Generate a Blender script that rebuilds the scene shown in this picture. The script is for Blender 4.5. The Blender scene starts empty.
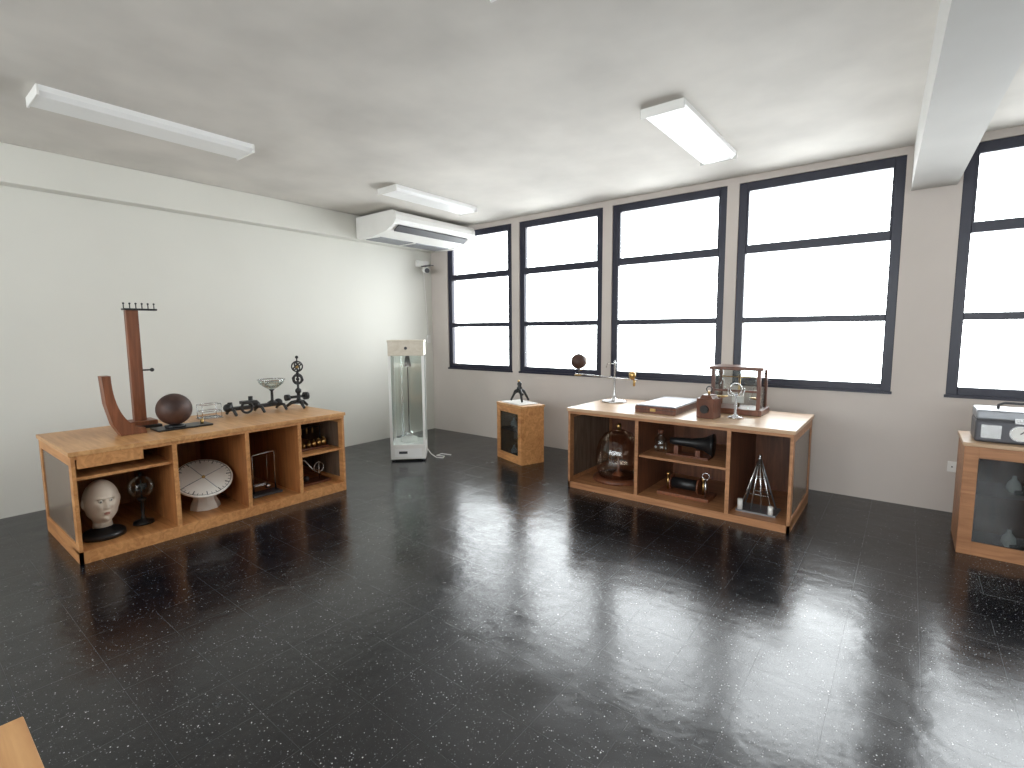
import bpy, bmesh, math, random
from mathutils import Vector, Matrix
random.seed(4)
scene=bpy.context.scene
H=1.55
WX,WY,CH=-5.95,5.55,3.08
RX,BY=5.6,-3.2
# ---------------------------------------------------------------- materials
def newmat(name):
    m=bpy.data.materials.new(name); m.use_nodes=True
    nt=m.node_tree; b=nt.nodes['Principled BSDF']
    return m,nt,b
def mat(name,col,rough=.5,metal=0,var=.06,scale=8,spec=.5,bump=0):
    m,nt,b=newmat(name)
    tc=nt.nodes.new('ShaderNodeTexCoord'); n=nt.nodes.new('ShaderNodeTexNoise')
    n.inputs['Scale'].default_value=scale; n.inputs['Detail'].default_value=4
    r=nt.nodes.new('ShaderNodeValToRGB')
    r.color_ramp.elements[0].position=.3; r.color_ramp.elements[1].position=.7
    r.color_ramp.elements[0].color=(*[max(0,c*(1-var)) for c in col],1)
    r.color_ramp.elements[1].color=(*[min(1,c*(1+var)) for c in col],1)
    nt.links.new(tc.outputs['Object'],n.inputs['Vector'])
    nt.links.new(n.outputs['Fac'],r.inputs['Fac']); nt.links.new(r.outputs['Color'],b.inputs['Base Color'])
    b.inputs['Roughness'].default_value=rough; b.inputs['Metallic'].default_value=metal
    b.inputs['Specular IOR Level'].default_value=spec
    if bump:
        bp=nt.nodes.new('ShaderNodeBump'); bp.inputs['Strength'].default_value=bump; bp.inputs['Distance'].default_value=.01
        nt.links.new(n.outputs['Fac'],bp.inputs['Height']); nt.links.new(bp.outputs['Normal'],b.inputs['Normal'])
    return m
def wood(name,c1,c2,axis=0,rough=.45,scale=1.0):
    m,nt,b=newmat(name)
    tc=nt.nodes.new('ShaderNodeTexCoord'); mp=nt.nodes.new('ShaderNodeMapping')
    s=[14*scale]*3; s[axis]=1.3*scale; mp.inputs['Scale'].default_value=s
    n=nt.nodes.new('ShaderNodeTexNoise'); n.inputs['Scale'].default_value=1.6; n.inputs['Detail'].default_value=6; n.inputs['Distortion'].default_value=1.2
    n2=nt.nodes.new('ShaderNodeTexNoise'); n2.inputs['Scale'].default_value=1.4; n2.inputs['Detail'].default_value=2
    mx=nt.nodes.new('ShaderNodeMix'); mx.data_type='FLOAT'; mx.inputs[0].default_value=.35
    r=nt.nodes.new('ShaderNodeValToRGB'); r.color_ramp.elements[0].position=.36; r.color_ramp.elements[1].position=.64
    r.color_ramp.elements[0].color=(*c1,1); r.color_ramp.elements[1].color=(*c2,1)
    L=nt.links.new
    L(tc.outputs['Object'],mp.inputs['Vector']); L(mp.outputs['Vector'],n.inputs['Vector']); L(tc.outputs['Object'],n2.inputs['Vector'])
    L(n.outputs['Fac'],mx.inputs[2]); L(n2.outputs['Fac'],mx.inputs[3]); L(mx.outputs[0],r.inputs['Fac'])
    L(r.outputs['Color'],b.inputs['Base Color']); b.inputs['Roughness'].default_value=rough
    return m
def glassmat(name,tint=(1,1,1),refl=.12,rough=.02,fac=.75):
    m=bpy.data.materials.new(name); m.use_nodes=True; nt=m.node_tree; nt.nodes.clear()
    o=nt.nodes.new('ShaderNodeOutputMaterial'); t=nt.nodes.new('ShaderNodeBsdfTransparent'); t.inputs[0].default_value=(*tint,1)
    g=nt.nodes.new('ShaderNodeBsdfGlossy'); g.inputs['Roughness'].default_value=rough
    lw=nt.nodes.new('ShaderNodeLayerWeight'); lw.inputs[0].default_value=.25
    mm=nt.nodes.new('ShaderNodeMath'); mm.operation='MULTIPLY_ADD'; mm.inputs[1].default_value=fac; mm.inputs[2].default_value=refl*.3
    mx=nt.nodes.new('ShaderNodeMixShader'); L=nt.links.new
    L(lw.outputs['Fresnel'],mm.inputs[0]); L(mm.outputs[0],mx.inputs[0]); L(t.outputs[0],mx.inputs[1]); L(g.outputs[0],mx.inputs[2])
    L(mx.outputs[0],o.inputs[0])
    return m
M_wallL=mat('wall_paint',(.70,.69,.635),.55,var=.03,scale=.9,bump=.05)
M_wallW=mat('wall_paint_backlit_tone',(.575,.52,.48),.7,var=.05,scale=1.2,bump=.05)  # pinkish-beige wall paint with the backlit shade put into its darker colour
M_ceil=mat('ceiling_concrete',(.64,.61,.565),.8,var=.12,scale=1.3,bump=.1)
M_beam=mat('beam_paint',(.60,.59,.565),.7,var=.05,scale=1.5)
M_frame=mat('window_frame_dark',(.010,.011,.028),.4,var=.1)
M_ply=wood('plywood_orange',(.36,.145,.045),(.61,.30,.115),0)
M_plytop=wood('plywood_top',(.42,.20,.075),(.62,.35,.15),0,.38)
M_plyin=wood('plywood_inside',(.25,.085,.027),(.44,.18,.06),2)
M_ply2=wood('plywood_brown',(.28,.12,.05),(.50,.24,.11),0)
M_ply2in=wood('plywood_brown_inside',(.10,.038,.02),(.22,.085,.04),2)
M_ply2top=wood('plywood_pale_top',(.44,.28,.165),(.62,.44,.29),0,.35)
M_dkwood=wood('mahogany',(.08,.026,.013),(.17,.058,.027),2,.35)
M_mwood=wood('reddish_wood',(.13,.045,.02),(.26,.09,.04),2,.4)
M_black=mat('black_iron',(.012,.012,.013),.35,0,.1)
M_steel=mat('steel',(.62,.62,.62),.25,1,.03)
M_brass=mat('brass',(.55,.36,.14),.3,1,.05)
M_white=mat('white_plastic',(.80,.79,.76),.45,0,.02)
M_plaster=mat('plaster',(.78,.74,.68),.7,0,.05,bump=.1)
M_face=mat('painted_face',(.74,.64,.53),.55,0,.06)
M_lip=mat('painted_lips',(.42,.20,.15),.5,0,.06)
M_cream=wood('cream_wood',(.60,.53,.42),(.70,.64,.54),0)
M_grey=mat('grey_metal',(.30,.31,.33),.35,.6,.05)
M_dkgrey=mat('dark_grey_metal',(.09,.09,.10),.35,.5,.05)
M_dark=mat('dark_grey',(.05,.05,.055),.5)
M_glass=glassmat('clear_glass',(.97,.985,.98))
M_glassG=glassmat('case_glass',(.93,.955,.94),.2,fac=.5)
M_pane=glassmat('display_glass',(.6,.62,.62),.1,fac=.25)
M_amber=glassmat('amber_glass',(.80,.70,.62),.25,.03,fac=.4)
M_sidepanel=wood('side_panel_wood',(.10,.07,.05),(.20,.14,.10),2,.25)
M_lens=mat('diffuser_white',(.86,.86,.85),.35,0,.01)
mg,ntg,bg=newmat('old_globe_map')
_n=ntg.nodes.new('ShaderNodeTexNoise'); _n.inputs['Scale'].default_value=7; _n.inputs['Detail'].default_value=5
_r=ntg.nodes.new('ShaderNodeValToRGB'); _r.color_ramp.elements[0].position=.45; _r.color_ramp.elements[1].position=.55
_r.color_ramp.elements[0].color=(.035,.014,.010,1); _r.color_ramp.elements[1].color=(.065,.028,.018,1)
_t=ntg.nodes.new('ShaderNodeTexCoord'); ntg.links.new(_t.outputs['Object'],_n.inputs['Vector'])
ntg.links.new(_n.outputs['Fac'],_r.inputs['Fac']); ntg.links.new(_r.outputs['Color'],bg.inputs['Base Color']); bg.inputs['Roughness'].default_value=.55
M_globe=mg
def floor_mat():
    m,nt,b=newmat('floor_vinyl_terrazzo'); L=nt.links.new
    tc=nt.nodes.new('ShaderNodeTexCoord')
    base=nt.nodes.new('ShaderNodeTexNoise'); base.inputs['Scale'].default_value=1.1; base.inputs['Detail'].default_value=5
    br=nt.nodes.new('ShaderNodeValToRGB'); br.color_ramp.elements[0].color=(.0015,.002,.004,1); br.color_ramp.elements[1].color=(.005,.0055,.008,1)
    L(tc.outputs['Object'],base.inputs['Vector']); L(base.outputs['Fac'],br.inputs['Fac'])
    prev=br.outputs['Color']
    for sc,th,c,g in ((78,.19,(.26,.26,.27,1),.6),(150,.20,(.13,.13,.135,1),.68),(40,.11,(.55,.55,.54,1),.6)):
        v=nt.nodes.new('ShaderNodeTexVoronoi'); v.inputs['Scale'].default_value=sc
        nd=nt.nodes.new('ShaderNodeTexNoise'); nd.inputs['Scale'].default_value=sc*.9
        ma=nt.nodes.new('ShaderNodeMath'); ma.operation='MULTIPLY'
        L(tc.outputs['Object'],v.inputs['Vector']); L(tc.outputs['Object'],nd.inputs['Vector'])
        L(v.outputs['Distance'],ma.inputs[0])
        mm=nt.nodes.new('ShaderNodeMath'); mm.operation='ADD'; mm.inputs[1].default_value=.5
        L(nd.outputs['Fac'],mm.inputs[0]); L(mm.outputs[0],ma.inputs[1])
        r=nt.nodes.new('ShaderNodeValToRGB'); r.color_ramp.elements[0].position=th*.8; r.color_ramp.elements[1].position=th
        r.color_ramp.elements[0].color=(1,1,1,1); r.color_ramp.elements[1].color=(0,0,0,1)
        L(ma.outputs[0],r.inputs['Fac'])
        sel=nt.nodes.new('ShaderNodeSeparateColor'); L(v.outputs['Color'],sel.inputs[0])
        gt=nt.nodes.new('ShaderNodeMath'); gt.operation='GREATER_THAN'; gt.inputs[1].default_value=g; L(sel.outputs[0],gt.inputs[0])
        mu=nt.nodes.new('ShaderNodeMath'); mu.operation='MULTIPLY'; L(gt.outputs[0],mu.inputs[0]); L(r.outputs['Color'],mu.inputs[1])
        mx=nt.nodes.new('ShaderNodeMix'); mx.data_type='RGBA'; L(mu.outputs[0],mx.inputs[0]); L(prev,mx.inputs[6]); mx.inputs[7].default_value=c
        prev=mx.outputs[2]
    L(prev,b.inputs['Base Color'])
    bk=nt.nodes.new('ShaderNodeTexBrick'); bk.offset=0; bk.inputs['Scale'].default_value=1
    bk.inputs['Brick Width'].default_value=.305; bk.inputs['Row Height'].default_value=.305; bk.inputs['Mortar Size'].default_value=.001
    bk.inputs['Mortar Smooth'].default_value=0
    bk.inputs['Color1'].default_value=(0,0,0,1); bk.inputs['Color2'].default_value=(1,1,1,1); bk.inputs['Mortar'].default_value=(.5,.5,.5,1)
    L(tc.outputs['Object'],bk.inputs['Vector'])
    n2=nt.nodes.new('ShaderNodeTexNoise'); n2.inputs['Scale'].default_value=2.4; n2.inputs['Detail'].default_value=7; n2.inputs['Roughness'].default_value=.65
    L(tc.outputs['Object'],n2.inputs['Vector'])
    mr=nt.nodes.new('ShaderNodeMapRange'); mr.inputs[1].default_value=.3; mr.inputs[2].default_value=.7; mr.inputs[3].default_value=.14; mr.inputs[4].default_value=.27
    L(n2.outputs['Fac'],mr.inputs[0])
    bw=nt.nodes.new('ShaderNodeSeparateColor'); L(bk.outputs['Color'],bw.inputs[0])
    ad=nt.nodes.new('ShaderNodeMath'); ad.operation='MULTIPLY_ADD'; ad.inputs[1].default_value=.02; L(bw.outputs[0],ad.inputs[0]); L(mr.outputs[0],ad.inputs[2])
    ad2=nt.nodes.new('ShaderNodeMath'); ad2.operation='MULTIPLY_ADD'; ad2.inputs[1].default_value=.08; L(bk.outputs['Fac'],ad2.inputs[0]); L(ad.outputs[0],ad2.inputs[2])
    L(ad2.outputs[0],b.inputs['Roughness'])
    n3=nt.nodes.new('ShaderNodeTexNoise'); n3.inputs['Scale'].default_value=5; n3.inputs['Detail'].default_value=3
    L(tc.outputs['Object'],n3.inputs['Vector'])
    bp=nt.nodes.new('ShaderNodeBump'); bp.inputs['Strength'].default_value=.36; bp.inputs['Distance'].default_value=.01
    L(n3.outputs['Fac'],bp.inputs['Height']); L(bp.outputs['Normal'],b.inputs['Normal'])
    b.inputs['IOR'].default_value=1.62
    return m
M_floor=floor_mat()
# ---------------------------------------------------------------- builder
class B:
    def __init__(s,name,M=None):
        s.name=name; s.bm=bmesh.new(); s.mats=[]; s.M=M or Matrix()
    def mi(s,m):
        if m not in s.mats: s.mats.append(m)
        return s.mats.index(m)
    def _add(s,verts,mt,smooth,X):
        i=s.mi(mt)
        fs={f for v in verts for f in v.link_faces}
        for f in fs: f.material_index=i; f.smooth=smooth
        bmesh.ops.transform(s.bm,matrix=s.M@X,verts=list(verts))
    def box(s,lo,hi,mt,bev=0,rot=None):
        lo=Vector(lo);hi=Vector(hi); c=(lo+hi)/2; d=hi-lo
        g=bmesh.ops.create_cube(s.bm,size=1); vs=g['verts']
        bmesh.ops.scale(s.bm,vec=[max(abs(a),1e-4) for a in d],verts=vs)
        if bev:
            es={e for v in vs for e in v.link_edges}
            r=bmesh.ops.bevel(s.bm,geom=list(es),offset=bev,segments=2,affect='EDGES',profile=.5)
            vs={v for f in r['faces'] for v in f.verts}|{v for v in vs if v.is_valid}
            st=list(vs);seen=set(vs)
            while st:
                v=st.pop()
                for e in v.link_edges:
                    o=e.other_vert(v)
                    if o not in seen: seen.add(o);st.append(o)
            vs=seen
        X=Matrix.Translation(c)
        if rot: X=X@Matrix.Rotation(math.radians(rot[0]),4,rot[1])
        s._add(vs,mt,False,X)
    def cyl(s,p1,p2,r1,mt,r2=None,seg=20,smooth=True,cap=True):
        p1=Vector(p1);p2=Vector(p2); d=p2-p1; r2=r1 if r2 is None else r2
        g=bmesh.ops.create_cone(s.bm,cap_ends=cap,segments=seg,radius1=r1,radius2=r2,depth=d.length)
        q=d.to_track_quat('Z','Y').to_matrix().to_4x4()
        vs=g['verts']
        s._add(vs,mt,smooth,Matrix.Translation((p1+p2)/2)@q)
        for f in {f for v in vs for f in v.link_faces}:
            if len(f.verts)>4: f.smooth=False
    def sph(s,c,r,mt,sc=(1,1,1),seg=28):
        g=bmesh.ops.create_uvsphere(s.bm,u_segments=seg,v_segments=seg//2+2,radius=r)
        s._add(g['verts'],mt,True,Matrix.Translation(c)@Matrix.Diagonal((*sc,1)))
    def lathe(s,prof,c,mt,axis=(0,0,1),seg=32,smooth=True):
        rings=[]
        for r,z in prof:
            rings.append([s.bm.verts.new((max(r,1e-4)*math.cos(2*math.pi*k/seg),max(r,1e-4)*math.sin(2*math.pi*k/seg),z)) for k in range(seg)])
        for a,b in zip(rings,rings[1:]):
            for k in range(seg): s.bm.faces.new((a[k],a[(k+1)%seg],b[(k+1)%seg],b[k]))
        s.bm.faces.new(rings[0][::-1]); s.bm.faces.new(rings[-1])
        q=Vector(axis).to_track_quat('Z','Y').to_matrix().to_4x4()
        s._add([v for r in rings for v in r],mt,smooth,Matrix.Translation(c)@q)
    def tube(s,pts,r,mt,seg=8,closed=False):
        pts=[Vector(p) for p in pts]; n=len(pts); rings=[]
        prevN=None
        for i,p in enumerate(pts):
            if closed: t=pts[(i+1)%n]-pts[i-1]
            else: t=pts[min(i+1,n-1)]-pts[max(i-1,0)]
            t.normalize()
            if prevN is None:
                nn=t.orthogonal().normalized()
            else:
                nn=prevN-t*prevN.dot(t)
                nn=nn.normalized() if nn.length>1e-5 else t.orthogonal().normalized()
            prevN=nn; bb=t.cross(nn)
            rr=r[i] if isinstance(r,(list,tuple)) else r
            rings.append([s.bm.verts.new(p+nn*rr*math.cos(2*math.pi*k/seg)+bb*rr*math.sin(2*math.pi*k/seg)) for k in range(seg)])
        prs=list(zip(rings,rings[1:]))
        if closed: prs.append((rings[-1],rings[0]))
        for a,b in prs:
            for k in range(seg): s.bm.faces.new((a[k],a[(k+1)%seg],b[(k+1)%seg],b[k]))
        if not closed: s.bm.faces.new(rings[0][::-1]); s.bm.faces.new(rings[-1])
        s._add([v for q in rings for v in q],mt,True,Matrix())
    def ring(s,c,R,r,mt,axis=(0,0,1),seg=36,arc=(0,360)):
        q=Vector(axis).to_track_quat('Z','Y'); full=arc[1]-arc[0]>=360
        n=seg
        pts=[Vector(c)+q@Vector((R*math.cos(a),R*math.sin(a),0)) for a in [math.radians(arc[0]+(arc[1]-arc[0])*k/(n if full else n-1)) for k in range(n)]]
        s.tube(pts,r,mt,closed=full)
    def prism(s,poly,y0,y1,mt,plane='xz',smooth=False):
        def P(a,b,t):
            return {'xz':(a,t,b),'xy':(a,b,t),'yz':(t,a,b)}[plane]
        A=[s.bm.verts.new(P(a,b,y0)) for a,b in poly]; C=[s.bm.verts.new(P(a,b,y1)) for a,b in poly]
        n=len(poly)
        s.bm.faces.new(A); s.bm.faces.new(C[::-1])
        for k in range(n): s.bm.faces.new((A[k],C[k],C[(k+1)%n],A[(k+1)%n]))
        s._add(A+C,mt,smooth,Matrix())
    def done(s):
        bm=s.bm
        bmesh.ops.recalc_face_normals(bm,faces=bm.faces)
        co=[v.co for v in bm.verts]
        mn=Vector([min(c[i] for c in co) for i in range(3)]); mx=Vector([max(c[i] for c in co) for i in range(3)])
        o=Vector(((mn.x+mx.x)/2,(mn.y+mx.y)/2,mn.z))
        bmesh.ops.translate(bm,vec=-o,verts=bm.verts)
        me=bpy.data.meshes.new(s.name); bm.to_mesh(me); bm.free()
        for m in s.mats: me.materials.append(m)
        ob=bpy.data.objects.new(s.name,me); ob.location=o; scene.collection.objects.link(ob)
        return ob
# ---------------------------------------------------------------- room
XS=[(-5.60,-4.35),(-4.22,-2.96),(-2.835,-1.545),(-1.43,-.10),(.27,1.60),(1.72,3.05),(3.17,4.50)]
XF=[(-5.6,-4.25),(-4.1,-2.75),(-2.6,-1.25),(-1.1,.25),(.4,1.75),(1.9,3.25),(3.4,4.75)]
ZB,ZT=.99,3.015
b=B('floor'); b.box((WX-.3,BY-.3,-.1),(RX+.3,WY+.3,0),M_floor); fl=b.done()
b=B('ceiling'); b.box((WX-.3,BY-.3,CH),(RX+.3,WY+.3,CH+.15),M_ceil); b.done()
b=B('wall_left'); b.box((WX-.2,BY,0),(WX,WY,CH),M_wallL); b.done()
b=B('wall_right'); b.box((RX,BY,0),(RX+.2,WY,CH),M_wallL); b.done()
def winwall(name,y0,y1,m,xs):
    b=B(name)
    b.box((WX-.2,y0,0),(RX+.2,y1,ZB),m); b.box((WX-.2,y0,ZT),(RX+.2,y1,CH),m)
    e=[WX-.2]+[v for p in xs for v in p]+[RX+.2]
    for k in range(0,len(e),2): b.box((e[k],y0,ZB),(e[k+1],y1,ZT),m)
    return b.done()
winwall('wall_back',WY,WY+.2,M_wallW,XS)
winwall('wall_front',BY-.2,BY,M_wallL,XF)
b=B('trim_1'); b.box((WX,BY,2.77),(WX+.15,WY,CH),M_wallL,bev=.006); b.done()
b=B('ceiling_beam'); k_=.035*(WY-BY)
b.prism([(-.058,WY),(.237,WY),(.237+k_,BY),(-.058+k_,BY)],2.71,CH,M_beam,'xy'); b.done()
def window(n,x0,x1,y,sgn=1):
    b=B('window_%d'%n); fw=.075; d0,d1=(y+.015*sgn,y+.075*sgn)
    lo,hi=min(d0,d1),max(d0,d1)
    for a,c in ((x0,x0+fw),(x1-fw,x1)): b.box((a,lo,ZB),(c,hi,ZT),M_frame,bev=.004)
    for a,c in ((ZB,ZB+fw),(ZT-fw-.01,ZT)): b.box((x0+fw,lo,a),(x1-fw,hi,c),M_frame,bev=.004)
    for z,w in ((1.65,.030),(2.36,.042)): b.box((x0+fw,lo,z-w),(x1-fw,hi,z+w),M_frame,bev=.004)
    for a,c in ((x0+fw,x0+fw+.015),(x1-fw-.015,x1-fw)): b.box((a,lo+.01,2.40),(c,hi-.01,ZT-fw-.01),M_frame)
    g=(lo+hi)/2
    b.box((x0+fw,g-.003,ZB+fw),(x1-fw,g+.003,ZT-fw),M_glass)
    b.box((x0-.01,min(y-.012*sgn,d0),ZB-.012),(x1+.01,max(y-.012*sgn,d0),ZB+.012),M_frame)
    b.done()
for i,(a,c) in enumerate(XS): window(i+1,a,c,WY)
for i,(a,c) in enumerate(XF): window(i+8,a,c,BY,-1)  # unseen row behind the camera, extended along the wall to brighten the room
# ---------------------------------------------------------------- ceiling lights
def lamp(x,y0,y1):
    b=B('ceiling_light'); z=CH; w=.15
    b.prism([(x-w,z),(x-w,z-.035),(x-w+.03,z-.06),(x+w-.03,z-.06),(x+w,z-.035),(x+w,z)],y0+.012,y1-.012,M_lens,'xz')
    for a,c in ((y0,y0+.014),(y1-.014,y1)): b.box((x-w-.004,a,z-.065),(x+w+.004,c,z),M_white,bev=.004)
    b.done()
lamp(-4.45,.77,2.09); lamp(-4.43,3.52,4.78); lamp(-1.41,3.46,4.76); lamp(-1.41,.60,1.86)
# ---------------------------------------------------------------- air conditioner
b=B('air_conditioner')
y0,y1=4.08,5.50; xb,xf=-5.78,-4.98
def acprof(e): return [(xb,3.03+e),(xb,2.80-e),(xb+.03,2.77-e),(xb+.34,2.765-e),(xf-.18,2.81-e),(xf-.05,2.875-e),(xf+e,2.92),(xf+e,2.97),(xf-.015,3.01+e),(xf-.06,3.03+e)]
b.prism(acprof(0),y0+.03,y1-.03,M_white,'xz')
for a,c in ((y0,y0+.05),(y1-.05,y1)): b.prism(acprof(.007),a,c,M_white,'xz')
b.box((xf-.155,y0+.09,2.828),(xf-.045,y1-.09,2.842),M_dark,rot=(-30,'Y'))
b.box((xf-.135,y0+.1,2.836),(xf-.06,y1-.1,2.846),M_white,rot=(-38,'Y'))
for k in range(11): b.box((xb+.07+k*.028,y0+.1,2.760),(xb+.085+k*.028,y1-.1,2.77),M_grey)
b.box((xb+.05,y0+.64,2.756),(xb+.38,y0+.68,2.77),M_white)
b.done()
b=B('security_camera')
b.box((WX,5.22,2.53),(WX+.07,5.44,2.63),M_white,bev=.012)
b.cyl((WX+.05,5.33,2.56),(WX+.12,5.32,2.50),.018,M_white)
b.cyl((WX+.05,5.36,2.50),(WX+.24,5.24,2.46),.042,M_white); b.cyl((WX+.235,5.243,2.461),(WX+.25,5.234,2.458),.036,M_dark)
b.box((WX+.04,5.27,2.535),(WX+.28,5.34,2.545),M_dark,bev=.003)
b.tube([(WX+.03,5.36,2.53),(WX+.02,5.38,2.3),(WX+.012,5.42,1.9),(WX+.012,5.45,1.45)],.007,M_white)
b.box((WX,5.41,1.38),(WX+.02,5.49,1.5),M_white,bev=.004)
b.done()
b=B('wall_socket'); b.box((.32,WY-.012,.35),(.42,WY,.44),M_white,bev=.004)
for dx in (-.02,.02): b.cyl((.37+dx,WY-.014,.395),(.37+dx,WY-.01,.395),.006,M_dark)
b.done()
# ---------------------------------------------------------------- display cabinets
def Mfront(x,y,deg): return Matrix.Translation((x,y,0))@Matrix.Rotation(math.radians(deg),4,'Z')
def cabinet(name,M,W,D,Hh,divs,shelves,drawer=None,ply=M_ply,pin=M_plyin,top=M_plytop,base=.085,th=.022):
    b=B(name,M)
    b.box((-.012,-.015,Hh-.03),(W+.012,D,Hh),top,bev=.003)
    b.box((0,.0,0),(W,.02,base),ply); b.box((0,.02,base-.02),(W,D-.01,base),ply)
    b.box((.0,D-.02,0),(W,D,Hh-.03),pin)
    for x0,x1 in ((0,th),(W-th,W)):
        f=.07
        b.box((x0,0,0),(x1,f,Hh-.03),ply); b.box((x0,D-f,0),(x1,D-.02,Hh-.03),ply)
        b.box((x0,f,0),(x1,D-f,base+.04),ply); b.box((x0,f,Hh-.03-f),(x1,D-f,Hh-.03),ply)
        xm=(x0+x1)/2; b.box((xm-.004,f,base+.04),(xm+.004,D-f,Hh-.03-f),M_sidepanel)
    for d in divs: 
        b.box((d-th/2,0.004,base),(d+th/2,D-.02,Hh-.03),pin); b.box((d-th/2-.004,-.002,base),(d+th/2+.004,.01,Hh-.03),ply)
    b.box((0,-.004,Hh-.055),(W,.014,Hh-.03),ply)
    for a,c,z in shelves: b.box((a,.03,z-.02),(c,D-.02,z),ply)
    if drawer: a,c,z0,z1=drawer; b.box((a,-.01,z0),(c,.3,z1),ply,bev=.003)
    return b.done()
ML=Mfront(-4.30,.76,90)
HL=.775
cabinet('wooden_display_cabinet',ML,2.05,1.0,HL,[.60,1.13,1.59],[(.022,.59,.59),(1.60,2.03,.425)],drawer=(.03,.40,.655,.745))
MR=Mfront(-2.60,4.21,0); HR=.80
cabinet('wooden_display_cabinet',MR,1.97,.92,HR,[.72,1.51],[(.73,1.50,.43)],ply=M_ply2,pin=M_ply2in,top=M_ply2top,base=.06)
cabinet('wooden_display_cabinet',Mfront(-1.38,-1.9,90)@Matrix.Translation((0,-1.0,0)),2.02,1.0,HL,[.6,1.13,1.6],[(.022,.59,.59)])
def small_cab(name,M,W,D,Hh,ply,top):
    b=B(name,M); f=.075
    b.box((0,.02,0),(W,D,.03),ply)
    b.box((0,.02,.03),(.02,D,Hh-.025),ply); b.box((W-.02,.02,.03),(W,D,Hh-.025),ply); b.box((.02,D-.02,.03),(W-.02,D,Hh-.025),ply)
    b.box((-.01,.0,Hh-.025),(W+.01,D+.01,Hh),top,bev=.003)
    for a,c in ((0,f),(W-f,W)): b.box((a,0,.0),(c,.02,Hh-.026),ply,bev=.002)
    b.box((f,0,.0),(W-f,.02,.02+f),ply,bev=.002); b.box((f,0,Hh-.026-f),(W-f,.02,Hh-.026),ply,bev=.002)
    b.box((f,.008,.02+f),(W-f,.012,Hh-.026-f),M_pane)
    b.box((.02,.04,Hh*.52),(W-.02,D-.02,Hh*.52+.015),M_dkwood)
    b.box((.021,D-.03,.03),(W-.021,D-.021,Hh-.03),M_dkwood); b.box((.021,.03,.03),(W-.021,D-.03,.036),M_dkwood)
    b.sph((W-f/2,-.012,Hh*.5),.012,M_brass)
    for k,zz in enumerate((.036,Hh*.52+.015)):
        b.box((W*.3,D*.35,zz),(W*.7,D*.7,zz+.03),M_black); b.cyl((W*.5,D*.5,zz),(W*.5,D*.5,zz+.17),.01,M_brass)
        b.ring((W*.5,D*.5,zz+.16),.05,.006,M_brass,(0,1,0)); b.lathe([(.02,0),(.04,.03),(.035,.07),(.012,.1),(.012,.12)],(W*.3,D*.45,zz),M_white)
    return b.done()
th=math.atan2(-.34,.94)
MS=Matrix.Translation((-3.96,4.74,0))@Matrix.Rotation(th,4,'Z')
small_cab('small_wooden_cabinet',MS,.55,.32,.69,M_ply,M_plytop)
MG=Matrix.Translation((.345,4.56,0))
small_cab('small_wooden_cabinet',MG,.95,.5,.78,M_ply2,M_ply2top)
# ---------------------------------------------------------------- tall glass case
MC=Matrix.Translation((-4.82,3.77,0))@Matrix.Rotation(math.radians(45),4,'Z')
b=B('tall_glass_display_case',MC); w=.42
for x in (.03,w-.03):
    for y in (.03,w-.03): b.cyl((x,y,0),(x,y,.02),.02,M_dark)
b.box((0,0,.02),(w,w,.20),M_white,bev=.008); b.box((.05,-.004,.05),(w-.05,0,.15),M_lens)
b.box((.1,-.008,.09),(.2,-.004,.12),M_dark)
b.box((0,0,1.27),(w,w,1.45),M_cream,bev=.006)
b.box((-.006,-.006,1.43),(w+.006,w+.006,1.455),M_cream,bev=.003)
b.cyl((w*.5,-.012,1.36),(w*.5,0,1.36),.018,M_dark)
for x in (0,w-.03):
    for y in (0,w-.03): b.box((x,y,.20),(x+.03,y+.03,1.27),M_white)
for a in (.006,w-.01):
    b.box((.03,a,.2),(w-.03,a+.004,1.27),M_glassG); b.box((a,.03,.2),(a+.004,w-.03,1.27),M_glassG)
b.lathe([(.11,0),(.11,.02),(.10,.03),(.10,.05),(.02,.055)],(w/2,w/2,.20),M_white)
b.lathe([(0,0),(.05,.01),(.05,.06),(0,.07)],(w/2,w/2,.26),M_steel)
b.cyl((w/2,w/2,.32),(w/2,w/2,1.27),.006,M_dark); b.cyl((w/2,w/2,1.13),(w/2,w/2,1.27),.045,M_dark,.02)
b.box((w*.3,w*.5,.2),(w*.34,w*.52,1.27),M_steel)
b.tube([(w,.3,.08),(w+.05,.28,.01),(w+.12,.1,.008),(w+.2,.06,.008),(w+.22,.14,.008),(w+.12,.2,.008),(w+.18,.28,.008),(w+.3,.2,.008)],.006,M_white)
b.done()
# ---------------------------------------------------------------- objects on the left cabinet
def P(x,y): return (y-.76, -4.30-x)
b=B('wooden_pendulum_stand',ML); x0=.59; y0_=.70; z=HL+.001
b.box((x0-.12,y0_-.12,z),(x0+.12,y0_+.12,z+.022),M_black,bev=.004)
b.box((x0-.10,y0_-.09,z+.022),(x0+.10,y0_+.09,z+.06),M_mwood,bev=.005)
b.box((x0-.045,y0_-.03,z+.06),(x0+.04,y0_+.03,1.74),M_mwood,bev=.004)
b.box((x0-.06,y0_-.04,1.74),(x0+.17,y0_+.03,1.755),M_black)
for k in range(6):
    xx=x0-.05+k*.042; b.cyl((xx,y0_,1.755),(xx,y0_,1.795),.004,M_black); b.sph((xx,y0_,1.795),.008,M_black,seg=10)
b.cyl((x0+.03,y0_-.02,1.25),(x0+.10,y0_-.04,1.25),.007,M_black); b.sph((x0+.10,y0_-.04,1.25),.016,M_black)
b.done()
b=B('dark_wooden_globe',ML); gx,gy=.745,.40
b.sph((gx,gy,z+.158),.128,M_globe,seg=40)
b.box((gx-.15,gy-.1,z),(gx+.25,gy+.1,z+.014),M_black,bev=.004)
b.lathe([(.075,0),(.075,.015),(.03,.02),(.025,.024),(.05,.035)],(gx,gy,z+.014),M_black)
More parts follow.
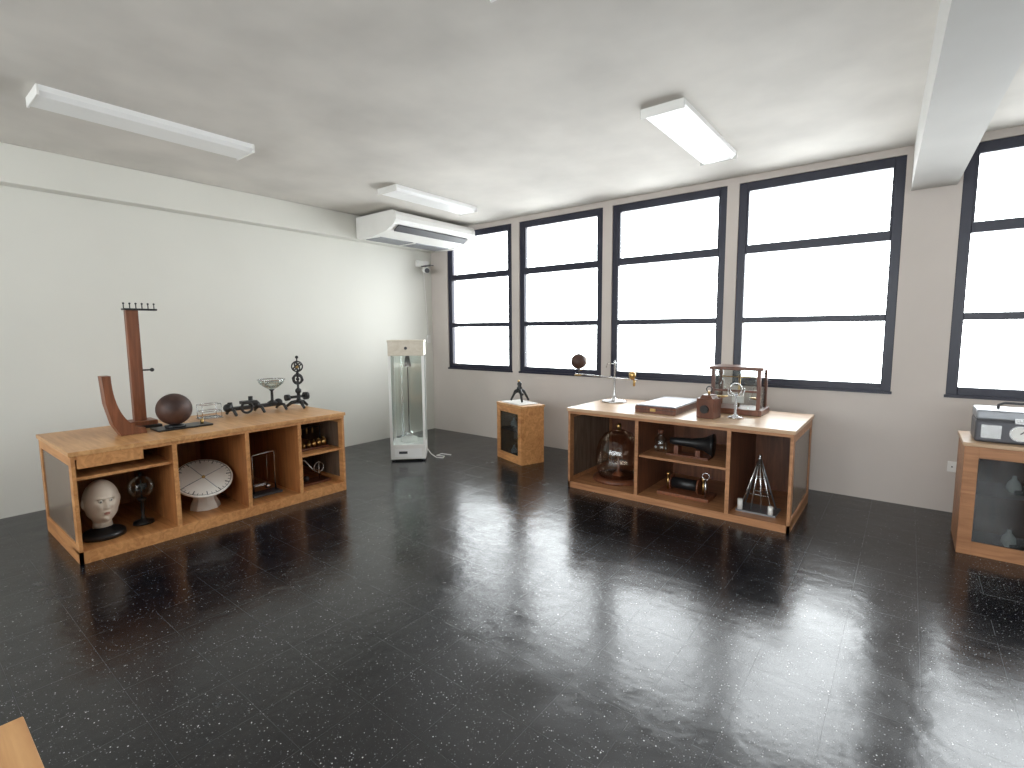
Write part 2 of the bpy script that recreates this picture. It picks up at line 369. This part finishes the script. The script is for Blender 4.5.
b.cyl((gx+.2,gy,z+.01),(gx+.2,gy,z+.05),.012,M_brass)
b.done()
# curved wooden support: slanting outer edge, concave inner edge
b=B('curved_wooden_support',ML); xc=.285; yc=.42
inner=[]
for k in range(17):
    t=k/16; a=t*math.pi/2
    inner.append((.055+.19*(1-math.cos(a)),.46-(.46-.045)*(math.sin(a)**.9)))
poly=[(xc,z+.46),(xc+.012,z+.25),(xc+.045,z+.09),(xc+.09,z)]+[(xc+.255,z)]+[(xc+p[0],z+p[1]) for p in inner[::-1]]
b.prism(poly,yc-.05,yc+.05,M_mwood,'xz')
b.done()
b=B('wire_cage_model',ML); cx,cy=P(-5.0,1.88)
for dx in (0,.16):
    for dy in (0,.12): b.cyl((cx-.08+dx,cy-.06+dy,z),(cx-.08+dx,cy-.06+dy,z+.13),.004,M_steel,seg=8)
for zz in (.012,.07,.13):
    b.tube([(cx-.08,cy-.06,z+zz),(cx+.08,cy-.06,z+zz),(cx+.08,cy+.06,z+zz),(cx-.08,cy+.06,z+zz)],.004,M_steel,closed=True)
b.box((cx-.09,cy-.07,z),(cx+.09,cy+.07,z+.008),M_steel)
b.done()
b=B('cast_iron_optical_bench',ML); cx,cy=P(-4.95,2.28)
for dx in (-.26,0,.22):
    for s in (-1,1): b.tube([(cx+dx,cy,z+.07),(cx+dx+.03,cy+s*.05,z+.06),(cx+dx+.03,cy+s*.1,z+.015)],[.018,.015,.013],M_black)
    b.sph((cx+dx,cy,z+.08),.04,M_black)
b.box((cx-.28,cy-.03,z+.05),(cx+.24,cy+.03,z+.085),M_black,bev=.006)
b.cyl((cx-.24,cy,z+.06),(cx-.24,cy,z+.13),.03,M_black,.02); b.ring((cx-.1,cy-.03,z+.07),.05,.012,M_black,(0,1,0))
b.cyl((cx-.05,cy,z+.08),(cx-.05,cy,z+.17),.02,M_black); b.box((cx-.14,cy-.04,z+.10),(cx-.0,cy+.04,z+.13),M_black,bev=.005)
b.lathe([(.05,0),(.045,.012),(.014,.03),(.012,.12),(.03,.135)],(cx+.16,cy,z+.08),M_black)
b.lathe([(.02,.0),(.06,.02),(.11,.06),(.125,.10),(.118,.10),(.10,.055),(.05,.018)],(cx+.16,cy,z+.215),M_glassG)
b.ring((cx+.16,cy,z+.315),.123,.006,M_steel)
b.done()
b=B('gyroscope_on_stand',ML); cx,cy=P(-4.92,2.70)
for a in range(3):
    A=a*2*math.pi/3+.4; b.tube([(cx,cy,z+.07),(cx+.07*math.cos(A),cy+.07*math.sin(A),z+.06),(cx+.13*math.cos(A),cy+.13*math.sin(A),z+.014)],[.022,.018,.013],M_black)
b.lathe([(.05,0),(.045,.02),(.02,.04),(.016,.1),(.03,.12),(.03,.14),(.012,.16),(.010,.30),(.018,.31),(.006,.33)],(cx,cy,z+.05),M_black)
b.cyl((cx-.1,cy,z+.12),(cx+.1,cy,z+.12),.014,M_black); b.cyl((cx-.1,cy,z+.12),(cx-.14,cy,z+.12),.032,M_black); b.cyl((cx+.06,cy,z+.12),(cx+.1,cy,z+.12),.04,M_black)
for R_,ax in ((.052,(0,1,0)),(.046,(1,.3,0)),(.05,(.5,.5,.7))): b.ring((cx,cy,z+.30),R_,.007,M_black,ax)
for R_,ax in ((.052,(.3,1,0)),(.042,(1,0,.4)),(.048,(-.4,.6,.7))): b.ring((cx,cy,z+.43),R_,.007,M_black,ax)
b.sph((cx,cy,z+.43),.02,M_brass); b.sph((cx,cy,z+.30),.018,M_black)
b.cyl((cx,cy,z+.33),(cx,cy,z+.52),.006,M_black); b.sph((cx,cy,z+.525),.016,M_black)
b.done()
# ---------------------------------------------------------------- objects inside left cabinet
zf=.086
def head(b,c,s,rot):
    g=bmesh.ops.create_uvsphere(b.bm,u_segments=96,v_segments=72,radius=1)
    G=lambda a,w: math.exp(-(a/w)**2)
    sm=lambda a,b_,x: (lambda t:t*t*(3-2*t))(max(0,min(1,(x-a)/(b_-a))))
    lipf=[]
    for v in g['verts']:
        x,y,zz=v.co
        w=.72-.16*sm(.05,-.9,zz)
        X=x*w; Z=zz*1.08
        Y=y*(.90 if y>0 else .80)
        if zz<-.1 and y>0: Y*=1-.25*sm(-.1,-.9,zz)
        if zz<-.3: X*=1+.12*sm(-.3,-.6,zz)
        if y<0:
            fr=sm(0,-.45,y)
            Y=Y*(1-.10*fr)
            prof=max(0,min(1,(.22-zz)/.40)) if zz>-.18 else max(0,1-(-.18-zz)/.06)
            nw=.055+.06*max(0,min(1,(.2-zz)/.4))
            nose=G(x,nw)*prof*.23
            nost=sum(G(x-q*.10,.05) for q in (-1,1))*G(zz+.16,.05)*.10
            eye=sum(G(x-q*.29,.17)*G(zz-.14,.09) for q in (-1,1))*.20
            brow=sum(G(x-q*.28,.20) for q in (-1,1))*G(zz-.27,.05)*.08
            lips=G(x,.17)*(G(zz+.36,.035)*.09+G(zz+.46,.045)*.09)
            mouth=G(x,.19)*G(zz+.405,.014)*.06
            under=G(x,.2)*G(zz+.56,.04)*.04
            chin=G(x,.20)*G(zz+.72,.12)*.14
            cheek=sum(G(x-q*.40,.16) for q in (-1,1))*G(zz+.08,.14)*.07
            Y-= fr*(nose+nost-eye+brow+lips-mouth-under+chin+cheek)
            if abs(zz+.41)<.085-.3*abs(x)**1.5 and abs(x)<.22 : lipf.append(v)
        v.co=Vector((X,Y,Z))
    X=Matrix.Translation(c)@Matrix.Rotation(math.radians(rot),4,'Z')@Matrix.Scale(s,4)
    b._add(g['verts'],M_face,True,X)
    li=b.mi(M_lip); ls=set(lipf)
    for f in {f for v in lipf for f in v.link_faces}:
        if all(v in ls for v in f.verts): f.material_index=li
    for q in (-1,1):
        b.sph(X@Vector((q*.205,-.60,.15)),.085*s,M_plaster,seg=16)
        b.sph(X@Vector((q*.205,-.665,.148)),.036*s,M_dark,seg=12)
        b.tube([X@Vector((q*(.09+.06*k),-.70+.022*k,.285+.02*math.sin(k*1.2))) for k in range(5)],.016*s,M_dkwood,seg=6)
        b.sph(X@Vector((q*.70,.02,.03)),.17*s,M_face,(.45,.8,1.3),seg=14)
b=B('plaster_face_mask',ML)
b.lathe([(.13,0),(.13,.03),(.11,.045),(.07,.05),(.055,.07)],(.19,.24,zf),M_black)
b.lathe([(.06,0),(.055,.04),(.07,.1)],(.19,.26,zf+.065),M_face)
head(b,(.19,.24,zf+.255),.15,4)
b.done()
b=B('glass_bulb_on_stand',ML)
cx,cy=.45,.30
b.lathe([(.07,0),(.065,.02),(.02,.035),(.012,.06),(.012,.17),(.03,.19),(.03,.2)],(cx,cy,zf),M_black)
b.sph((cx,cy,zf+.29),.085,M_glassG); b.cyl((cx,cy,zf+.2),(cx,cy,zf+.34),.006,M_black)
for a in (0,90): b.box((cx-.045,cy-.002,zf+.27),(cx+.045,cy+.002,zf+.31),M_black,rot=(a+20,'Z'))
b.cyl((cx,cy,zf+.37),(cx,cy,zf+.40),.012,M_black)
b.done()
b=B('graduated_dial_on_plaster_base',ML)
n=Vector((-.12,-.52,.85)).normalized(); c=Vector((.87,.25,.345))
b.lathe([(.205,0),(.215,.006),(.215,.018),(.205,.022)],c,M_plaster,axis=n,seg=48)
q=n.to_track_quat('Z','Y')
for k in range(36):
    a=k*math.pi/18; d=q@Vector((math.cos(a),math.sin(a),0)); r0=.18 if k%3 else .165
    b.tube([c+n*.023+d*r0,c+n*.023+d*.197],.002 if k%3 else .0035,M_dark,seg=6)
b.ring(c+n*.0225,.2,.002,M_dark,n)
for a in (.5,2.07): 
    d=q@Vector((math.cos(a),math.sin(a),0)); b.tube([c+n*.023-d*.16,c+n*.023+d*.16],.0025,M_grey,seg=6)
b.sph(c+n*.025,.014,M_brass)
b.lathe([(.115,0),(.11,.03),(.09,.07),(.082,.12),(.09,.17),(.07,.205),(.03,.225)],(.89,.31,zf),M_plaster,seg=9,smooth=False)
b.done()
b=B('wire_frame_stand',ML); cx,cy=1.37,.25
b.box((cx-.13,cy-.07,zf),(cx+.13,cy+.07,zf+.02),M_dark,bev=.004)
b.tube([(cx-.10,cy,zf+.02),(cx-.10,cy,zf+.36),(cx-.09,cy,zf+.375),(cx+.09,cy,zf+.385),(cx+.10,cy,zf+.37),(cx+.10,cy,zf+.02)],.007,M_steel)
b.cyl((cx+.03,cy,zf+.08),(cx+.03,cy,zf+.38),.002,M_steel,seg=6); b.sph((cx+.03,cy,zf+.07),.022,M_steel)
b.box((cx-.1,cy-.02,zf+.09),(cx+.0,cy+.02,zf+.11),M_steel)
b.done()
b=B('brass_weight_set',ML); zz=.426
b.box((1.66,.16,zz),(1.98,.26,zz+.02),M_dkwood)
for k in range(6): 
    r=.012+.003*k; b.cyl((1.69+k*.052,.21,zz+.02),(1.69+k*.052,.21,zz+.05+k*.006),r,M_brass); b.sph((1.69+k*.052,.21,zz+.06+k*.006),r*.5,M_brass,seg=10)
b.cyl((1.66,.32,zz),(1.66,.32,zz+.2),.006,M_black); b.cyl((1.98,.32,zz),(1.98,.32,zz+.2),.006,M_black); b.cyl((1.66,.32,zz+.19),(1.98,.32,zz+.19),.006,M_black)
for k in range(4): b.cyl((1.72+k*.06,.32,zz+.13),(1.72+k*.06,.32,zz+.19),.008,M_brass)
b.done()
b=B('wire_balance',ML)
b.box((1.68,.15,zf),(1.98,.32,zf+.02),M_dkwood)
b.tube([(1.72,.23,zf+.02),(1.71,.23,zf+.22),(1.75,.23,zf+.24),(1.84,.23,zf+.12),(1.92,.23,zf+.06)],.006,M_steel)
b.cyl((1.9,.23,zf+.02),(1.9,.23,zf+.2),.006,M_steel); b.ring((1.9,.23,zf+.14),.05,.006,M_steel,(0,1,0)); b.sph((1.76,.23,zf+.05),.03,M_black)
b.done()
# ---------------------------------------------------------------- right cabinet top
zt=HR+.001
b=B('tellurion')
bx,by=-2.42,4.84
b.lathe([(.13,0),(.13,.012),(.11,.02),(.03,.028),(.015,.05),(.010,.09),(.010,.40),(.014,.41),(.004,.44)],(bx,by,zt),M_steel)
b.cyl((-2.90,by,1.075),(-2.16,by,1.045),.009,M_steel)
b.sph((-2.86,by,1.215),.085,M_globe); b.cyl((-2.86,by,1.07),(-2.86,by,1.135),.006,M_black); b.cyl((-2.86,by,1.295),(-2.85,by,1.33),.005,M_steel)
b.ring((-2.86,by,1.215),.1,.005,M_brass,(0,1,0),arc=(90,270))
b.lathe([(.045,0),(.045,.01),(.015,.015)],(-2.86,by,1.06),M_brass)
b.lathe([(.02,0),(.035,.03),(.035,.06),(.02,.08)],(-2.22,by,1.05),M_brass); b.cyl((-2.2,by,.98),(-2.2,by,1.05),.012,M_brass)
b.tube([(-2.42,by,1.2),(-2.5,by,1.21),(-2.52,by,1.16)],.004,M_steel)
b.done()
b=B('flat_instrument_case')
b.M=Matrix.Translation((-1.96,4.34,zt))
b.box((0,0,0),(.38,.72,.06),M_dkwood,bev=.004); b.box((.006,.006,.055),(.374,.714,.07),M_dkgrey,bev=.003)
b.box((.03,.03,.069),(.35,.69,.073),M_dkgrey)
b.box((.0,-.004,.034),(.38,.0,.038),M_black); b.box((.15,-.01,.02),(.20,0,.045),M_brass)
b.done()
b=B('wooden_box_camera')
b.M=Matrix.Translation((-1.405,4.36,zt))@Matrix.Rotation(math.radians(-8),4,'Z')
b.box((0,0,0),(.15,.15,.17),M_dkwood,bev=.006); b.prism([(.02,.17),(.13,.17),(.11,.20),(.04,.20)],.02,.13,M_dkwood)
b.cyl((.075,.075,.20),(.075,.075,.23),.012,M_brass); b.ring((.075,.075,.245),.024,.005,M_black,(0,1,0)); b.cyl((.075,-.02,.08),(.075,.0,.08),.035,M_black)
b.done()
b=B('balance_in_glass_case')
x0,x1,ya,yb,za,zb=-1.40,-.985,4.74,5.02,zt,1.225
b.box((x0-.02,ya-.02,za),(x1+.02,yb+.02,za+.05),M_dkwood,bev=.006); b.box((x0-.02,ya-.02,zb-.03),(x1+.02,yb+.02,zb),M_dkwood,bev=.006)
for x in (x0,x1-.03):
    for y in (ya,yb-.03): b.box((x,y,za+.05),(x+.03,y+.03,zb-.03),M_dkwood)
b.box((x0+.03,ya+.008,za+.05),(x1-.03,ya+.012,zb-.03),M_glass); b.box((x0+.03,yb-.014,za+.05),(x1-.03,yb-.01,zb-.03),M_glass)
for x in (x0+.01,x1-.014): b.box((x,ya+.03,za+.05),(x+.004,yb-.03,zb-.03),M_glass)
b.box((x0,ya+.004,1.00),(x1,ya+.016,1.02),M_dkwood)
xm=(x0+x1)/2; ym=(ya+yb)/2
b.cyl((xm,ym,za+.05),(xm,ym,zb-.08),.01,M_brass); b.cyl((xm-.15,ym,zb-.1),(xm+.15,ym,zb-.1),.006,M_brass)
for s in (-1,1):
    for d in (-.04,.04): b.cyl((xm+s*.145,ym,zb-.1),(xm+s*.145+d,ym,za+.14),.002,M_steel,seg=6)
    b.lathe([(.02,0),(.05,.012),(.05,.016)],(xm+s*.145,ym,za+.125),M_brass)
b.box((xm-.05,ym-.03,za+.09),(xm+.05,ym-.02,za+.15),M_white)
b.done()
b=B('lens_holder_stand')
sx,sy=-1.13,4.53
b.lathe([(.06,0),(.058,.012),(.02,.02),(.010,.04),(.008,.2)],(sx,sy,zt),M_steel)
b.cyl((sx,sy-.01,zt+.25),(sx,sy+.01,zt+.25),.045,M_glass,seg=32); b.ring((sx,sy,zt+.25),.048,.005,M_steel,(0,1,0))
b.tube([(sx-.065,sy,zt+.26),(sx-.06,sy,zt+.195),(sx,sy,zt+.19),(sx+.06,sy,zt+.195),(sx+.065,sy,zt+.26)],.005,M_steel)
b.done()
# ---------------------------------------------------------------- inside right cabinet
zf=.061
b=B('glass_bell_jar',MR)
b.lathe([(.25,0),(.25,.02),(.235,.035),(.22,.04)],(.37,.36,zf),M_dkwood)
b.lathe([(.19,0),(.212,.06),(.225,.14),(.22,.25),(.195,.34),(.14,.42),(.06,.46),(.02,.465)],(.37,.36,zf+.04),M_amber,seg=40)
b.lathe([(.02,0),(.018,.02),(.028,.04),(.018,.06)],(.37,.36,zf+.505),M_brass)
b.lathe([(.06,0),(.05,.02),(.014,.04),(.012,.2),(.03,.22)],(.37,.36,zf+.04),M_mwood); b.sph((.37,.36,zf+.28),.035,M_dkwood)
b.cyl((.29,.36,zf+.2),(.45,.36,zf+.2),.005,M_dark)
b.done()
b=B('brass_speaking_horn',MR)
b.lathe([(.03,0),(.034,.05),(.04,.2),(.06,.3),(.10,.37),(.105,.375)],(.94,.25,.55),M_black,axis=(1,.05,0))
b.box((.99,.2,.445),(1.03,.3,.52),M_dkwood); b.box((1.18,.2,.445),(1.22,.3,.50),M_dkwood); b.box((.93,.18,.431),(1.3,.32,.446),M_dkwood)
b.done()
b=B('glass_jar',MR)
b.lathe([(.05,0),(.055,.01),(.055,.11),(.03,.14),(.03,.16),(.035,.165)],(.83,.3,.431),M_glassG); b.cyl((.83,.3,.59),(.83,.3,.63),.028,M_dkwood)
b.done()
b=B('induction_coil_apparatus',MR)
b.box((.86,.15,zf),(1.32,.40,zf+.03),M_mwood,bev=.004)
for x in (.92,1.24): b.cyl((x,.27,zf+.03),(x,.27,zf+.16),.012,M_brass); b.sph((x,.27,zf+.17),.018,M_brass)
b.cyl((.96,.27,zf+.1),(1.20,.27,zf+.1),.05,M_black); b.cyl((.95,.27,zf+.1),(.965,.27,zf+.1),.07,M_dkwood); b.cyl((1.195,.27,zf+.1),(1.21,.27,zf+.1),.07,M_dkwood)
b.cyl((1.28,.2,zf+.03),(1.28,.2,zf+.2),.008,M_steel); b.ring((1.28,.2,zf+.22),.03,.005,M_steel,(0,1,0))
b.done()
b=B('metal_rod_pyramid',MR)
cx,cy=1.70,.22; ap=(cx,cy,zf+.46)
b.box((cx-.15,cy-.1,zf),(cx+.15,cy+.12,zf+.015),M_grey)
for dx,dy in ((-.12,-.07),(.12,-.07),(.12,.09),(-.12,.09),(-.04,-.07),(.04,-.07)): b.cyl((cx+dx,cy+dy,zf+.015),ap,.007,M_grey if dy>0 else M_steel,seg=8)
for t in (.3,.6):
    q=[(cx+dx*(1-t),cy+dy*(1-t),zf+.015+.445*t) for dx,dy in ((-.12,-.07),(.12,-.07),(.12,.09),(-.12,.09))]
    b.tube(q,.005,M_steel,closed=True)
b.sph(ap,.015,M_steel); b.cyl((cx-.12,cy-.08,zf+.015),(cx-.12,cy-.08,zf+.1),.02,M_white); b.cyl((cx+.11,cy-.08,zf+.015),(cx+.11,cy-.08,zf+.08),.02,M_white)
b.done()
# ---------------------------------------------------------------- on the small cabinet
b=B('black_iron_tripod_instrument',MS); z=.691; cx,cy=.27,.16
b.box((cx-.2,cy-.13,z),(cx+.2,cy+.13,z+.012),M_white,bev=.003)
z+=.012
for a in (200,340,90):
    A=math.radians(a); b.tube([(cx,cy,z+.16),(cx+.06*math.cos(A),cy+.06*math.sin(A),z+.13),(cx+.13*math.cos(A),cy+.13*math.sin(A),z+.014)],[.022,.018,.013],M_black)
b.lathe([(.03,0),(.035,.03),(.02,.05),(.03,.08),(.01,.11)],(cx,cy,z+.14),M_black)
b.cyl((cx-.02,cy,z+.12),(cx+.10,cy-.02,z+.10),.012,M_black); b.cyl((cx-.12,cy,z+.09),(cx+.02,cy,z+.15),.014,M_black); b.sph((cx-.02,cy,z+.25),.015,M_brass)
b.done()
b=B('portable_metal_instrument_case',MG@Matrix.Translation((.05,.08,.781)))
b.box((0,0,0),(.42,.28,.15),M_dkgrey,bev=.012); b.box((0,0,.153),(.42,.28,.22),M_grey,bev=.012); b.box((.004,.004,.14),(.416,.276,.16),M_dark)
b.box((.03,-.008,.03),(.13,0,.12),M_steel)
b.cyl((.22,-.014,.075),(.22,0,.075),.052,M_steel,seg=32); b.cyl((.22,-.018,.075),(.22,-.013,.075),.044,M_white,seg=32); b.tube([(.22,-.02,.075),(.245,-.02,.1)],.003,M_dark,seg=6)
b.cyl((.34,-.015,.075),(.34,0,.075),.03,M_dark); b.box((.19,-.01,.14),(.24,0,.175),M_steel)
b.tube([(.12,.14,.22),(.12,.14,.245),(.15,.14,.26),(.27,.14,.26),(.30,.14,.245),(.30,.14,.22)],.009,M_dark)
b.done()
# ---------------------------------------------------------------- light
w=bpy.data.worlds.new('overcast_sky'); scene.world=w; w.use_nodes=True; nt=w.node_tree
bgn=nt.nodes['Background']; bgn.inputs[0].default_value=(.95,.97,1,1); bgn.inputs[1].default_value=11.0
def portal(x0,x1,y,inward):
    l=bpy.data.lights.new('window_portal','AREA'); l.shape='RECTANGLE'; l.size=x1-x0; l.size_y=ZT-ZB; l.cycles.is_portal=True
    o=bpy.data.objects.new('window_portal',l); o.location=((x0+x1)/2,y,(ZT+ZB)/2)
    o.rotation_euler=Vector(inward).to_track_quat('-Z','Z').to_euler(); scene.collection.objects.link(o)
portal(-5.6,-.1,WY+.12,(0,-1,0))
portal(.27,4.5,WY+.12,(0,-1,0))
portal(-5.6,4.75,BY-.12,(0,1,0))
# ---------------------------------------------------------------- camera
f=504.06
cam=bpy.data.cameras.new('camera'); co=bpy.data.objects.new('camera',cam); scene.collection.objects.link(co)
cam.sensor_width=36; cam.lens=36*f/1024; cam.clip_start=.05
R=Matrix.Rotation(math.radians(38.128),4,'Z')@Matrix.Rotation(math.pi/2+math.radians(-5.957),4,'X')@Matrix.Rotation(math.radians(-.353),4,'Z')
co.matrix_world=Matrix.Translation((0,0,H))@R
scene.camera=co
scene.view_settings.view_transform='Standard'
